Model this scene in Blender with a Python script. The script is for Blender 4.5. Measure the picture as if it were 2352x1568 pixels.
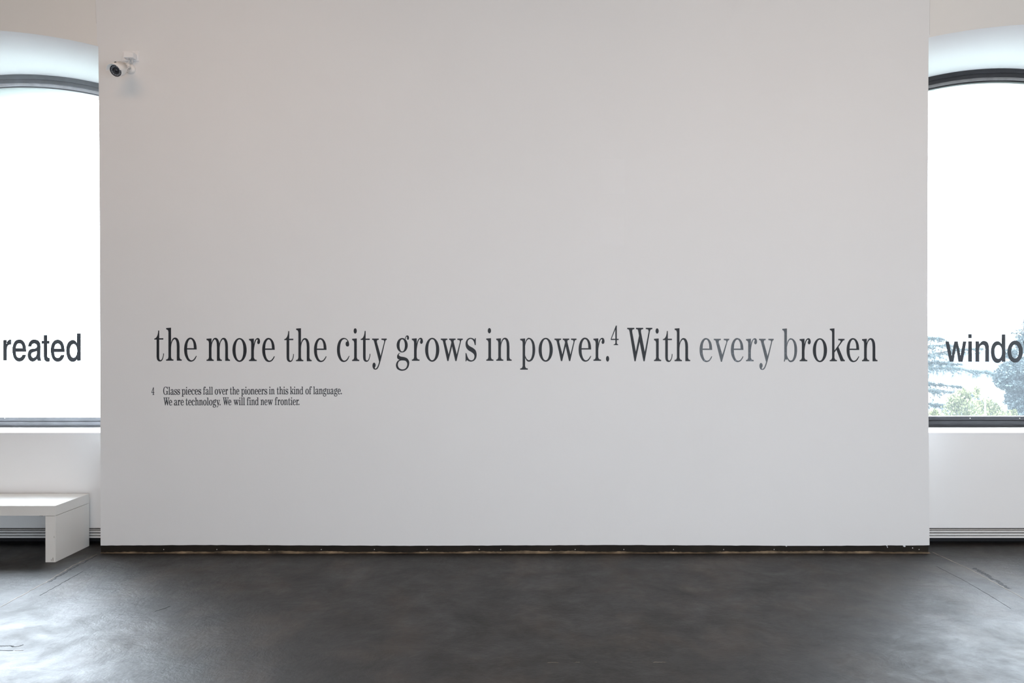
import bpy, bmesh, math, random
from mathutils import Vector, Matrix
from mathutils.geometry import tessellate_polygon

random.seed(7)
for o in list(bpy.data.objects):
    bpy.data.objects.remove(o, do_unlink=True)
S = bpy.context.scene
COL = S.collection
R = math.radians

# ------------------------------------------------------------ camera, light, exposure
F = 1650.0            # focal length in pixels of the 2352 px wide frame
EYE = 1.60            # camera height
CY = -5.432           # camera stands this far from the wall plane (y = 0)
cam_d = bpy.data.cameras.new('camera'); cam = bpy.data.objects.new('camera', cam_d)
COL.objects.link(cam); S.camera = cam
cam.location = (0, CY, EYE); cam.rotation_euler = (R(90), 0, 0)
cam_d.sensor_width = 36.0; cam_d.lens = F * 36.0 / 2352.0
cam_d.clip_end = 1500; cam_d.clip_start = 0.05

def at(px, py, D):
    """real position of something seen at px,py at distance D in front of the lens"""
    return Vector(((px - 1176) * D / F, CY + D, EYE + (784 - py) * D / F))

w = bpy.data.worlds.new('hazy_sky'); S.world = w; w.use_nodes = True
nt = w.node_tree; nt.nodes.clear()
out = nt.nodes.new('ShaderNodeOutputWorld'); bg = nt.nodes.new('ShaderNodeBackground')
tc = nt.nodes.new('ShaderNodeTexCoord')
dot = nt.nodes.new('ShaderNodeVectorMath'); dot.operation = 'DOT_PRODUCT'
dot.inputs[1].default_value = Vector((-0.80, 0.50, 0.30)).normalized()
mr = nt.nodes.new('ShaderNodeMapRange'); mr.interpolation_type = 'SMOOTHSTEP'
mr.inputs['From Min'].default_value = -0.3; mr.inputs['From Max'].default_value = 1.0
mr.inputs['To Min'].default_value = 12.5; mr.inputs['To Max'].default_value = 42.0
nt.links.new(tc.outputs['Generated'], dot.inputs[0]); nt.links.new(dot.outputs['Value'], mr.inputs['Value'])
bg.inputs['Color'].default_value = (0.79, 0.895, 1.0, 1)
sx = nt.nodes.new('ShaderNodeSeparateXYZ'); nt.links.new(tc.outputs['Generated'], sx.inputs[0])
mz = nt.nodes.new('ShaderNodeMapRange'); mz.interpolation_type = 'SMOOTHSTEP'     # haze near the ground is dimmer than the sky
mz.inputs['From Min'].default_value = -0.15; mz.inputs['From Max'].default_value = 0.36
mz.inputs['To Min'].default_value = 0.12; mz.inputs['To Max'].default_value = 1.0
nt.links.new(sx.outputs['Z'], mz.inputs['Value'])
mm = nt.nodes.new('ShaderNodeMath'); mm.operation = 'MULTIPLY'
nt.links.new(mr.outputs[0], mm.inputs[0]); nt.links.new(mz.outputs[0], mm.inputs[1])
nt.links.new(mm.outputs[0], bg.inputs['Strength']); nt.links.new(bg.outputs[0], out.inputs[0])

def area(name, loc, rot, sx, sy, power, color, portal=False, spread=180):
    l = bpy.data.lights.new(name, 'AREA'); l.shape = 'RECTANGLE'; l.size = sx; l.size_y = sy
    l.energy = power; l.color = color; l.spread = R(spread)
    o = bpy.data.objects.new(name, l); COL.objects.link(o); o.location = loc; o.rotation_euler = rot
    if portal: l.cycles.is_portal = True
    return o
area('sky_portal', (-4.15, 0.66, 2.3), (R(-90), 0, 0), 2.1, 3.2, 10, (1, 1, 1), True)
area('sky_portal', (4.15, 0.66, 2.3), (R(-90), 0, 0), 2.1, 3.2, 10, (1, 1, 1), True)
# daylight of the windows in the opposite wall, behind the photographer
area('window_daylight', (2.0, -6.9, 1.05), (R(90), 0, 0), 7.5, 1.6, 262, (0.81, 0.905, 1.0))
# warm track lamps under the ceiling
area('ceiling_lamp_light', (-2.8, -3.3, 5.0), (R(12), R(-6), 0), 2.6, 1.2, 44, (1.0, 0.62, 0.40))
area('ceiling_lamp_light', (2.8, -3.8, 5.0), (R(12), R(6), 0), 2.6, 1.2, 50, (1.0, 0.60, 0.36))

S.view_settings.view_transform = 'Standard'; S.view_settings.look = 'None'
S.view_settings.gamma = 1; S.view_settings.use_curve_mapping = False
S.view_settings.exposure = 0.0
try:
    S.cycles.max_bounces = 8; S.cycles.diffuse_bounces = 5; S.cycles.transparent_max_bounces = 16
    S.cycles.sample_clamp_indirect = 6.0; S.cycles.use_denoising = True
except Exception:
    pass

# ------------------------------------------------------------ helpers
def tag(o, label=None, cat=None, group=None, kind=None):
    if label: o['label'] = label
    if cat: o['category'] = cat
    if group: o['group'] = group
    if kind: o['kind'] = kind
    return o

def empty(name, loc=(0, 0, 0)):
    o = bpy.data.objects.new(name, None); COL.objects.link(o); o.location = loc
    o.empty_display_size = 0.05
    return o

def link(name, me, mat, parent=None, smooth=False):
    o = bpy.data.objects.new(name, me); COL.objects.link(o)
    if mat: me.materials.append(mat)
    if smooth:
        for p in me.polygons: p.use_smooth = True
    if parent:      # meshes are laid out in world coordinates
        o.parent = parent
        if parent.type == 'EMPTY': o.matrix_parent_inverse = Matrix.Translation(-Vector(parent.location))
    return o

def pyd(name, verts, faces, mat, parent=None, smooth=False):
    me = bpy.data.meshes.new(name); me.from_pydata([tuple(v) for v in verts], [], faces); me.update()
    return link(name, me, mat, parent, smooth)

def bmobj(name, bm, mat, parent=None, smooth=False, bevel=0, seg=2):
    bmesh.ops.recalc_face_normals(bm, faces=bm.faces)
    if bevel:
        bmesh.ops.bevel(bm, geom=[e for e in bm.edges if e.is_manifold and e.calc_face_angle(0) > 0.5],
                        offset=bevel, segments=seg, affect='EDGES', profile=0.6)
    me = bpy.data.meshes.new(name); bm.to_mesh(me); bm.free()
    return link(name, me, mat, parent, smooth)

def bx(bm, x0, x1, y0, y1, z0, z1, M=None):
    vs = [bm.verts.new((x, y, z)) for x in (x0, x1) for y in (y0, y1) for z in (z0, z1)]
    for f in ((0, 1, 3, 2), (4, 6, 7, 5), (0, 4, 5, 1), (2, 3, 7, 6), (0, 2, 6, 4), (1, 5, 7, 3)):
        bm.faces.new([vs[i] for i in f])
    if M is not None:
        for v in vs: v.co = M @ v.co
    return vs

def box(name, x0, x1, y0, y1, z0, z1, mat, parent=None, bevel=0):
    bm = bmesh.new(); bx(bm, x0, x1, y0, y1, z0, z1)
    return bmobj(name, bm, mat, parent, bevel=bevel)

def lathe(bm, p0, axis, prof, n=32, a0=0.0, a1=2 * math.pi, up=Vector((0, 0, 1))):
    """prof: (distance along axis, radius) pairs"""
    ax = Vector(axis).normalized(); u = up - ax * up.dot(ax)
    if u.length < 1e-4: u = Vector((1, 0, 0)) - ax * ax.x
    u.normalize(); v = ax.cross(u)
    full = abs(a1 - a0 - 2 * math.pi) < 1e-6
    cnt = n if full else n + 1
    rings = []
    for t, r in prof:
        if r < 1e-6:
            rings.append([bm.verts.new(Vector(p0) + ax * t)]); continue
        rings.append([bm.verts.new(Vector(p0) + ax * t + (u * math.cos(a0 + (a1 - a0) * i / n) + v * math.sin(a0 + (a1 - a0) * i / n)) * r) for i in range(cnt)])
    for A, B in zip(rings, rings[1:]):
        m = n if full else n
        for i in range(m):
            j = (i + 1) % cnt
            if len(A) == 1 and len(B) == 1: continue
            if len(A) == 1: bm.faces.new((A[0], B[i], B[j]))
            elif len(B) == 1: bm.faces.new((A[i], B[0], A[j]))
            else: bm.faces.new((A[i], B[i], B[j], A[j]))
    return rings

def tube(bm, pts, rads, n=8):
    rings = []
    for i, p in enumerate(pts):
        a = Vector(pts[max(i - 1, 0)]); b = Vector(pts[min(i + 1, len(pts) - 1)])
        d = (b - a).normalized(); u = d.orthogonal().normalized(); v = d.cross(u)
        r = rads[i] if isinstance(rads, (list, tuple)) else rads
        if rings:   # keep frames aligned
            ref = (rings[-1][0].co - Vector(pts[i - 1])); u = (ref - d * ref.dot(d)).normalized(); v = d.cross(u)
        rings.append([bm.verts.new(Vector(p) + (u * math.cos(2 * math.pi * k / n) + v * math.sin(2 * math.pi * k / n)) * r) for k in range(n)])
    for A, B in zip(rings, rings[1:]):
        for k in range(n): bm.faces.new((A[k], A[(k + 1) % n], B[(k + 1) % n], B[k]))
    bm.faces.new(rings[0]); bm.faces.new(list(reversed(rings[-1])))

# ------------------------------------------------------------ materials
def mat(name, color, rough=0.5, metal=0.0, spec=0.5, noise=None, bump=None):
    """noise=(scale, amount)   bump=(scale, strength, distance)"""
    m = bpy.data.materials.new(name); m.use_nodes = True
    n = m.node_tree; b = n.nodes['Principled BSDF']
    b.inputs['Base Color'].default_value = (*color, 1); b.inputs['Roughness'].default_value = rough
    b.inputs['Metallic'].default_value = metal; b.inputs['Specular IOR Level'].default_value = spec
    t = n.nodes.new('ShaderNodeTexCoord')
    if noise:
        x = n.nodes.new('ShaderNodeTexNoise'); x.inputs['Scale'].default_value = noise[0]; x.inputs['Detail'].default_value = 5
        n.links.new(t.outputs['Object'], x.inputs['Vector'])
        r = n.nodes.new('ShaderNodeMapRange')
        r.inputs['From Min'].default_value = 0.3; r.inputs['From Max'].default_value = 0.7
        r.inputs['To Min'].default_value = 1 - noise[1]; r.inputs['To Max'].default_value = 1 + noise[1]
        n.links.new(x.outputs['Fac'], r.inputs['Value'])
        v = n.nodes.new('ShaderNodeVectorMath'); v.operation = 'SCALE'; v.inputs[0].default_value = color
        n.links.new(r.outputs[0], v.inputs['Scale']); n.links.new(v.outputs[0], b.inputs['Base Color'])
    if bump:
        x = n.nodes.new('ShaderNodeTexNoise'); x.inputs['Scale'].default_value = bump[0]; x.inputs['Detail'].default_value = 6
        n.links.new(t.outputs['Object'], x.inputs['Vector'])
        bp = n.nodes.new('ShaderNodeBump'); bp.inputs['Strength'].default_value = bump[1]; bp.inputs['Distance'].default_value = bump[2]
        n.links.new(x.outputs['Fac'], bp.inputs['Height']); n.links.new(bp.outputs[0], b.inputs['Normal'])
    return m

M_wall = mat('white_wall_paint', (0.795, 0.80, 0.806), 0.62, noise=(0.9, 0.012), bump=(14, 0.25, 0.004))
M_patch = mat('fresh_wall_paint', (0.806, 0.811, 0.818), 0.62, bump=(14, 0.25, 0.004))
M_bay = mat('bay_wall_paint', (0.80, 0.79, 0.77), 0.6, noise=(1.3, 0.015), bump=(16, 0.2, 0.003))
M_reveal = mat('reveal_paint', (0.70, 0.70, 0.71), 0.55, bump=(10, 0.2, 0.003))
M_panel = mat('parapet_paint', (0.89, 0.89, 0.89), 0.24, noise=(2, 0.01))
M_ceil = mat('ceiling_paint', (0.55, 0.48, 0.40), 0.8)
M_sidewall = mat('side_wall_paint', (0.66, 0.65, 0.64), 0.8)
M_render = mat('outside_render', (0.72, 0.73, 0.72), 0.8, noise=(3, 0.05))
M_stone = mat('outside_stone', (0.34, 0.35, 0.36), 0.85, noise=(5, 0.05))
M_sill = mat('sill_white', (0.88, 0.88, 0.88), 0.35)
M_frameL = mat('glare_lightened_aluminium', (0.17, 0.175, 0.19), 0.42, noise=(9, 0.12))  # left frame and bead: window glare put in as a lighter grey
M_frameR = mat('dark_grey_aluminium', (0.030, 0.030, 0.034), 0.5, spec=0.3, noise=(9, 0.15))
M_beadL = mat('pale_glazing_bead', (0.62, 0.64, 0.68), 0.4, noise=(12, 0.15))
M_beadR = mat('grey_glazing_bead', (0.24, 0.24, 0.245), 0.45, noise=(12, 0.15))
M_slat = mat('white_metal_slat', (0.80, 0.80, 0.79), 0.35)
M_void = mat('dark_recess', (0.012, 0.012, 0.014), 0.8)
M_base = mat('dark_stained_skirting', (0.016, 0.0125, 0.009), 0.7, spec=0.2, noise=(6, 0.35), bump=(40, 0.4, 0.002))
M_wood = mat('bare_wood_edge', (0.15, 0.115, 0.075), 0.8, noise=(7, 0.9), bump=(30, 0.6, 0.004))
M_screw = mat('screw_metal', (0.62, 0.60, 0.56), 0.4, metal=0.3)
M_filler = mat('white_filler', (0.75, 0.75, 0.76), 0.7)
M_bench = mat('bench_white_lacquer', (0.80, 0.795, 0.77), 0.30, noise=(2.5, 0.012))
M_chip = mat('chipped_edge', (0.22, 0.19, 0.16), 0.7)
M_seam = mat('seam_shadow_sealant', (0.50, 0.48, 0.46), 0.8)
M_vinyl = mat('black_vinyl', (0.021, 0.0235, 0.029), 0.5, spec=0.3)
M_foot = mat('black_vinyl_small', (0.030, 0.033, 0.042), 0.45)
M_sans = mat('window_vinyl', (0.026, 0.030, 0.036), 0.45)
M_camw = mat('camera_white_plastic', (0.84, 0.82, 0.80), 0.35)
M_camplate = mat('box_white_plastic', (0.85, 0.85, 0.86), 0.45)
M_black = mat('black_plastic', (0.012, 0.012, 0.016), 0.3)
M_lens = mat('lens_glass', (0.02, 0.02, 0.028), 0.08, spec=0.9)
M_ring = mat('infrared_ring_grey', (0.10, 0.10, 0.11), 0.35)
M_led = mat('diode', (0.33, 0.34, 0.36), 0.25)
M_cable = mat('white_cable', (0.7, 0.7, 0.7), 0.5)

# worn vinyl (crinkled, its glints painted in as pale flecks)
M_worn_glint = mat('crinkled_vinyl_glints', (0.03, 0.035, 0.043), 0.35)
n = M_worn_glint.node_tree; b = n.nodes['Principled BSDF']; t = n.nodes.new('ShaderNodeTexCoord')
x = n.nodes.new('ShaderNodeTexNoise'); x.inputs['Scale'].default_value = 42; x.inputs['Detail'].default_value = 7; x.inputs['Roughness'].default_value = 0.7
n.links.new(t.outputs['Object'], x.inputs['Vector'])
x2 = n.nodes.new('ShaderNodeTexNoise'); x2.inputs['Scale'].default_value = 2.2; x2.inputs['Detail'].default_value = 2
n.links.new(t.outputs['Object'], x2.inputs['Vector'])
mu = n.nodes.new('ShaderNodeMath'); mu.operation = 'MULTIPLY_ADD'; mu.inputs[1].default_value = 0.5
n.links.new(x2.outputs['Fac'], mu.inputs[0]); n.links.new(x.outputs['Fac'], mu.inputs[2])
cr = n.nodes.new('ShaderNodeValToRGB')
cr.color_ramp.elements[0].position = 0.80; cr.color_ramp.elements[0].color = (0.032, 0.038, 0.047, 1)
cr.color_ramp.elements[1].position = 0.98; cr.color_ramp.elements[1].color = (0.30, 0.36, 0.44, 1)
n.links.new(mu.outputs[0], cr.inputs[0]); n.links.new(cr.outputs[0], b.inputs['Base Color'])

# floor: dark trowelled resin, mottled, half gloss
M_floor = bpy.data.materials.new('dark_trowelled_floor'); M_floor.use_nodes = True
n = M_floor.node_tree; b = n.nodes['Principled BSDF']; t = n.nodes.new('ShaderNodeTexCoord')
def noise(scale, detail=6, rough=0.6, sx=1, sy=1, dist=0.0):
    mp = n.nodes.new('ShaderNodeMapping'); mp.inputs['Scale'].default_value = (sx, sy, 1)
    n.links.new(t.outputs['Object'], mp.inputs['Vector'])
    q = n.nodes.new('ShaderNodeTexNoise'); q.inputs['Scale'].default_value = scale; q.inputs['Detail'].default_value = detail
    q.inputs['Roughness'].default_value = rough; q.inputs['Distortion'].default_value = dist
    n.links.new(mp.outputs[0], q.inputs['Vector']); return q
big = noise(2.0, 9, 0.66, 1.0, 0.8, 0.3)
cr = n.nodes.new('ShaderNodeValToRGB'); e = cr.color_ramp.elements
e[0].position = 0.33; e[0].color = (0.006, 0.006, 0.006, 1)
e[1].position = 0.68; e[1].color = (0.045, 0.036, 0.029, 1)
k = cr.color_ramp.elements.new(0.5); k.color = (0.0145, 0.013, 0.012, 1)
n.links.new(big.outputs['Fac'], cr.inputs[0])
sc = noise(6, 11, 0.8, 0.8, 0.8, 0.2)
cr2 = n.nodes.new('ShaderNodeValToRGB'); e = cr2.color_ramp.elements
e[0].position = 0.55; e[0].color = (0, 0, 0, 1); e[1].position = 0.75; e[1].color = (1, 1, 1, 1)
n.links.new(sc.outputs['Fac'], cr2.inputs[0])
mx = n.nodes.new('ShaderNodeMix'); mx.data_type = 'RGBA'
sm = n.nodes.new('ShaderNodeMath'); sm.operation = 'MULTIPLY'; sm.inputs[1].default_value = 0.30
n.links.new(cr2.outputs[0], sm.inputs[0]); n.links.new(sm.outputs[0], mx.inputs[0])
n.links.new(cr.outputs[0], mx.inputs[6]); mx.inputs[7].default_value = (0.10, 0.09, 0.083, 1)
n.links.new(mx.outputs[2], b.inputs['Base Color'])
rn = noise(3.6, 11, 0.74, 0.9, 1.0, 0.3); rn.inputs['Vector'].links[0].from_node.inputs['Location'].default_value = (3.3, 5.1, 0)
rm = n.nodes.new('ShaderNodeMapRange'); rm.inputs['From Min'].default_value = 0.3; rm.inputs['From Max'].default_value = 0.7
rm.inputs['To Min'].default_value = 0.38; rm.inputs['To Max'].default_value = 0.66
n.links.new(rn.outputs['Fac'], rm.inputs['Value']); n.links.new(rm.outputs[0], b.inputs['Roughness'])
b.inputs['Specular IOR Level'].default_value = 0.66
bn = noise(4.2, 11, 0.70, 0.9, 1.1, 0.3)
bp = n.nodes.new('ShaderNodeBump'); bp.inputs['Strength'].default_value = 0.55; bp.inputs['Distance'].default_value = 0.016
n.links.new(bn.outputs['Fac'], bp.inputs['Height']); n.links.new(bp.outputs[0], b.inputs['Normal'])

# window glass: clear, with a milky veil added to imitate the haze outside
M_glass = bpy.data.materials.new('haze_veil_glass'); M_glass.use_nodes = True
n = M_glass.node_tree; n.nodes.clear()
o_ = n.nodes.new('ShaderNodeOutputMaterial'); tr = n.nodes.new('ShaderNodeBsdfTransparent'); tl = n.nodes.new('ShaderNodeBsdfTranslucent')
tl.inputs['Color'].default_value = (0.84, 0.93, 1, 1)
m1 = n.nodes.new('ShaderNodeMixShader'); m1.inputs[0].default_value = 0.03
n.links.new(tr.outputs[0], m1.inputs[1]); n.links.new(tl.outputs[0], m1.inputs[2])
n.links.new(m1.outputs[0], o_.inputs[0])

# ------------------------------------------------------------ room shell
W_L, W_R = at(231, 800, 5.432).x, at(2132, 800, 5.432).x      # edges of the central wall
XL, XR, YB, ZC = -7.5, 7.5, -7.2, 5.2
YW, YE = 0.598, 1.068                                           # window plane, outer face
YP = at(0, 0, 5.66).y                                          # parapet front
ZS = 0.883                                                     # sill top
ZB = 0.059                                                     # lower edge of the plaster

def st(o, label=None):
    o['kind'] = 'structure'
    if label: o['label'] = label
    return o

st(box('floor', XL, XR, YB, YE, -0.2, 0.0, M_floor), 'dark grey trowelled resin floor, half glossy, scuffed')
st(box('ceiling', XL, XR, YB, YE, ZC, ZC + 0.2, M_ceil), 'pale warm ceiling above the gallery')
st(box('wall_left', XL - 0.2, XL, YB, YE, 0, ZC, M_sidewall), 'off-white side wall on the left')
st(box('wall_right', XR, XR + 0.2, YB, YE, 0, ZC, M_sidewall), 'off-white side wall on the right')
st(box('wall_front', XL, XR, YB - 0.2, YB, 0, ZC, M_sidewall), 'off-white wall behind the photographer')

# central wall: plaster face (stands a little proud), slightly wavy bottom edge, side edges not quite plumb
bm = bmesh.new()
NB = 150
LEFT = [(1262, 231), (900, 230.3), (500, 228.6), (200, 226.8), (106, 226), (100, 223.5), (54, 221.5), (0, 219), (-330, 216)]
RIGHT = [(1262, 2135), (1100, 2134), (700, 2130.3), (350, 2131.5), (160, 2132.5), (88, 2132.8), (82, 2135.3), (0, 2135.8), (-330, 2137)]
fr_rows, bk_rows = [], []
for (py, lx), (py2, rx) in zip(LEFT, RIGHT):
    A = at(lx, py, 5.432); Bq = at(rx, py2, 5.432); rf, rk = [], []
    for i in range(NB + 1):
        t_ = i / NB; xx = A.x + (Bq.x - A.x) * t_; zz = A.z + (Bq.z - A.z) * t_
        if py == 1262: zz = ZB + 0.0025 * math.sin(xx * 2.1) + random.uniform(-0.0011, 0.0011)
        if py == -330: zz = ZC
        rf.append(bm.verts.new((xx, 0, zz))); rk.append(bm.verts.new((xx, 0.03, zz)))
    fr_rows.append(rf); bk_rows.append(rk)
for rws in (fr_rows, bk_rows):
    for A, C in zip(rws, rws[1:]):
        for i in range(NB): bm.faces.new((A[i], A[i + 1], C[i + 1], C[i]))
for i in range(NB): bm.faces.new((fr_rows[0][i], bk_rows[0][i], bk_rows[0][i + 1], fr_rows[0][i + 1]))
for q in range(len(LEFT) - 1):
    for e_ in (0, -1): bm.faces.new((fr_rows[q][e_], fr_rows[q + 1][e_], bk_rows[q + 1][e_], bk_rows[q][e_]))
wall_back = st(bmobj('wall_back', bm, M_wall), 'large white central wall carrying the black serif sentence')
box('wall_core', W_L - 0.002, W_R - 0.006, 0.031, YE, 0, ZC, M_wall, wall_back)
for (a, b_, c, d) in ((1380, 366, 1434, 446), (1376, 500, 1432, 562)):
    p0 = at(a, d, 5.431); p1 = at(c, b_, 5.431)
    bm = bmesh.new(); bx(bm, p0.x, p1.x, -0.0006, 0.0002, p0.z, p1.z)
    tag(bmobj('paint_patch', bm, M_patch, wall_back, bevel=0.0002, seg=1), 'slightly fresher rectangle of touched-up paint')

# arched bays
def arch_fn(c, zp, kk): return lambda x_: zp - kk * (x_ - c) ** 2
BAYS = {
    'left':  dict(c=-4.15, front=arch_fn(-4.15, 3.9605, 0.1232), rear=arch_fn(-4.10, 3.830, 0.177), outer=arch_fn(-4.15, 3.814, 0.20)),
    'right': dict(c=4.15, front=arch_fn(4.15, 4.0055, 0.107), rear=arch_fn(4.10, 3.880, 0.188), outer=arch_fn(4.15, 3.889, 0.20)),
}
NA = 40
for side, B in BAYS.items():
    sg = -1 if side == 'left' else 1
    xi = W_L if side == 'left' else W_R            # inner (pier) edge
    xo = xi + sg * 2.05                            # outer edge of the opening
    xe = XL if side == 'left' else XR
    B['xi'], B['xo'] = xi, xo
    xs = [xi + (xo - xi) * i / NA for i in range(NA + 1)]
    G = 0.004                                      # open joint against the central wall
    bm = bmesh.new()
    def V(x_, y_, z_): return bm.verts.new((x_, y_, z_))
    yf = 0.004
    rows = []
    for i, x_ in enumerate(xs):
        rows.append([V(x_, yf, ZC), V(x_, yf, B['front'](x_)), V(x_, YW - 0.03, B['rear'](x_)), V(x_, YW + 0.07, B['rear'](x_)), V(x_, YW + 0.07, B['outer'](x_) ), V(x_, YE, B['outer'](x_)), V(x_, YE, ZC)])
    for A, C in zip(rows, rows[1:]):
        for j in range(6): bm.faces.new((A[j], A[j + 1], C[j + 1], C[j]))
    hdr = st(bmobj('wall_' + side + '_arch', bm, M_bay), 'plaster wall above the ' + side + ' window arch')
    for p in hdr.data.polygons:
        if p.center.z < 4.0 and abs(p.normal.z) > 0.5: p.use_smooth = True
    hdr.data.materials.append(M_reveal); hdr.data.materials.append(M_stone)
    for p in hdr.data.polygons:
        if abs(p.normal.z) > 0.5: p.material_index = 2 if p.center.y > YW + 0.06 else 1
    # outer pier
    st(box('wall_' + side + '_pier', min(xo, xe), max(xo, xe), yf, YE, 0, ZC, M_bay), 'plain white wall on the outer side of the ' + side + ' window bay')
    # parapet below the window
    x0, x1 = min(xi, xo), max(xi, xo)
    bm = bmesh.new()
    bx(bm, x0, x1, YP, YE, 0.131, ZS - 0.012)
    par = st(bmobj('wall_' + side + '_parapet', bm, M_panel), 'smooth white parapet panel below the ' + side + ' window')
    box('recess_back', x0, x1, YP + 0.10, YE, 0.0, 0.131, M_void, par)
    st(box('trim_' + ('1' if side == 'left' else '2'), x0, x1, YP - 0.004, YW + 0.02, ZS - 0.012, ZS, M_sill), 'thin white window sill of the ' + side + ' bay')
    # low convector grille, its slats
    gr = empty('floor_convector_grille', ((x0 + x1) / 2, YP + 0.03, 0.0))
    tag(gr, 'white slatted convector grille at floor level, ' + ('behind the white bench' if side == 'left' else 'in the bay without a bench'), 'grille', 'convector grilles below the windows')
    for (a, b_) in ((1219, 1222.3), (1225, 1228.8), (1231, 1235.2)):
        z1 = at(0, a, 5.66).z; z0 = at(0, b_, 5.66).z
        box('slat', x0 + 0.002, x1 - 0.002, YP + 0.002, YP + 0.05, z0, z1, M_slat, gr, bevel=0.001)
    z1 = at(0, 1215.2, 5.66).z; z0 = at(0, 1217.5, 5.66).z
    box('top_rail', x0 + 0.002, x1 - 0.002, YP + 0.006, YP + 0.05, z0, z1, M_seam, gr)
    for xx in (x0 + 0.5, x1 - 0.5):
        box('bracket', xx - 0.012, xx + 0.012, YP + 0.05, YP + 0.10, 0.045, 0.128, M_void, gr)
    # vertical joint beside the central wall
    jp = ((219, 0), (221.3, 54)) if side == 'left' else ((2136, 0), (2135.5, 80))
    ja, jb_ = at(*jp[0], 5.432), at(*jp[1], 5.432); bm = bmesh.new()
    top_ = ja + (ja - jb_) * ((ZC - ja.z) / (ja.z - jb_.z)) if side == 'left' else Vector((ja.x, 0, ZC))
    vs_ = [bm.verts.new((p.x + dx, yy, p.z)) for p in (jb_, ja, top_ if abs(top_.x) < 3.3 else Vector((ja.x - 0.02, 0, ZC))) for dx, yy in ((-0.0013, 0.0045), (0, -0.0008), (0.0013, 0.0045))]
    for q in (0, 3):
        for w_ in (0, 1): bm.faces.new((vs_[q + w_], vs_[q + w_ + 1], vs_[q + w_ + 4], vs_[q + w_ + 3]))
    st(bmobj('trim_' + ('3' if side == 'left' else '4'), bm, M_seam), 'thin cracked paint joint above the ' + side + ' arch')

# skirting under the central wall
sk = st(box('baseboard_back', W_L, W_R + 0.004, 0.008, 0.03, 0.0, ZB + 0.004, M_base), 'dark stained skirting strip below the white central wall')
# ragged bare edge between skirting and floor
bm = bmesh.new(); nseg = 420; prev = None
for i in range(nseg + 1):
    xx = W_L + (W_R + 0.01 - W_L) * i / nseg
    h = 0.0105 + 0.004 * math.sin(xx * 3.1 + 1) + 0.0025 * math.sin(xx * 17) + random.uniform(-0.0018, 0.0018)
    d = 0.010 + 0.004 * math.sin(xx * 2.3) + random.uniform(-0.0015, 0.0015)
    row = [bm.verts.new((xx, 0.010, h)), bm.verts.new((xx, 0.004, h)), bm.verts.new((xx, -0.002, h * 0.35 + random.uniform(0, 0.003))), bm.verts.new((xx, -d, 0.0005)), bm.verts.new((xx, 0.010, 0.0005))]
    if prev:
        for j in range(5): bm.faces.new((prev[j], prev[(j + 1) % 5], row[(j + 1) % 5], row[j]))
    else: bm.faces.new(row)
    prev = row
bm.faces.new(list(reversed(prev)))
bmobj('ragged_edge', bm, M_wood, sk)
for px in (376, 498, 618, 738, 860, 981, 1101, 1150, 1265, 1321, 1433, 1547, 1662, 1778, 1891, 2111):
    p = at(px, 1261.5, 5.44)
    bm = bmesh.new(); lathe(bm, (p.x, 0.0085, p.z), (0, -1, 0), [(0, 0.0036), (0.001, 0.0034), (0.0018, 0.002), (0.0018, 0)], 10)
    bmobj('screw', bm, M_screw, sk)
for px, py, r in ((2037, 1252, 0.006), (2038, 1256, 0.004), (2076, 1252, 0.010), (2078, 1254, 0.006), (1806, 1253, 0.006), (2096, 1258, 0.004)):
    p = at(px, py, 5.44)
    bm = bmesh.new(); bmesh.ops.create_icosphere(bm, subdivisions=2, radius=r)
    for v in bm.verts: v.co = Vector((v.co.x * random.uniform(0.7, 1.1) + p.x, v.co.y * 0.3 + 0.007, v.co.z * 1.1 + p.z))
    bmobj('filler_blob', bm, M_filler, sk)

# ------------------------------------------------------------ floor joints and scars
floor = bpy.data.objects['floor']
M_joint = mat('floor_joint_tan', (0.20, 0.17, 0.14), 0.6, noise=(9, 0.4))
M_jdark = mat('floor_joint_dark', (0.012, 0.012, 0.013), 0.7)
def fl(px, py):
    D = EYE * F / (py - 784); return at(px, py, D)
def strip(name, pts, wd, m, jit=0.0, h=0.0012):
    P = []
    for (a, b_) in zip(pts, pts[1:]):
        A, Bp = fl(*a), fl(*b_); k = 14
        for i in range(k): P.append(A.lerp(Bp, i / k))
    P.append(fl(*pts[-1]))
    bm = bmesh.new(); prev = None
    for i, p in enumerate(P):
        d = (P[min(i + 1, len(P) - 1)] - P[max(i - 1, 0)]).normalized(); nrm = Vector((-d.y, d.x, 0))
        w_ = wd * (1 + random.uniform(-jit, jit)); c = p + nrm * random.uniform(-jit, jit) * wd
        row = [bm.verts.new(c + nrm * w_ / 2 + Vector((0, 0, -0.001))), bm.verts.new(c + nrm * w_ / 2 * 0.8 + Vector((0, 0, h))), bm.verts.new(c - nrm * w_ / 2 * 0.8 + Vector((0, 0, h))), bm.verts.new(c - nrm * w_ / 2 + Vector((0, 0, -0.001)))]
        for v in row: v.co.z -= p.z * 1.0
        if prev:
            for j in range(3): bm.faces.new((prev[j], prev[j + 1], row[j + 1], row[j]))
        prev = row
    return bmobj(name, bm, m, floor)
strip('floor_joint', [(2142, 1268), (2225, 1306), (2352, 1374), (2500, 1450)], 0.008, M_joint, 0.35)
strip('floor_joint', [(2236, 1304), (2262, 1318), (2290, 1334), (2318, 1352)], 0.026, M_jdark, 0.35)
strip('floor_joint', [(2150, 1300), (2210, 1330), (2272, 1366), (2322, 1398)], 0.004, M_jdark, 0.6)
strip('floor_joint', [(222, 1273), (165, 1300), (105, 1337), (0, 1394), (-120, 1458)], 0.008, M_joint, 0.5)
strip('floor_joint', [(222, 1276), (160, 1308), (112, 1336)], 0.012, M_jdark, 0.8)
strip('floor_joint', [(190, 1312), (140, 1340), (90, 1368)], 0.005, M_jdark, 0.9)
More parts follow.
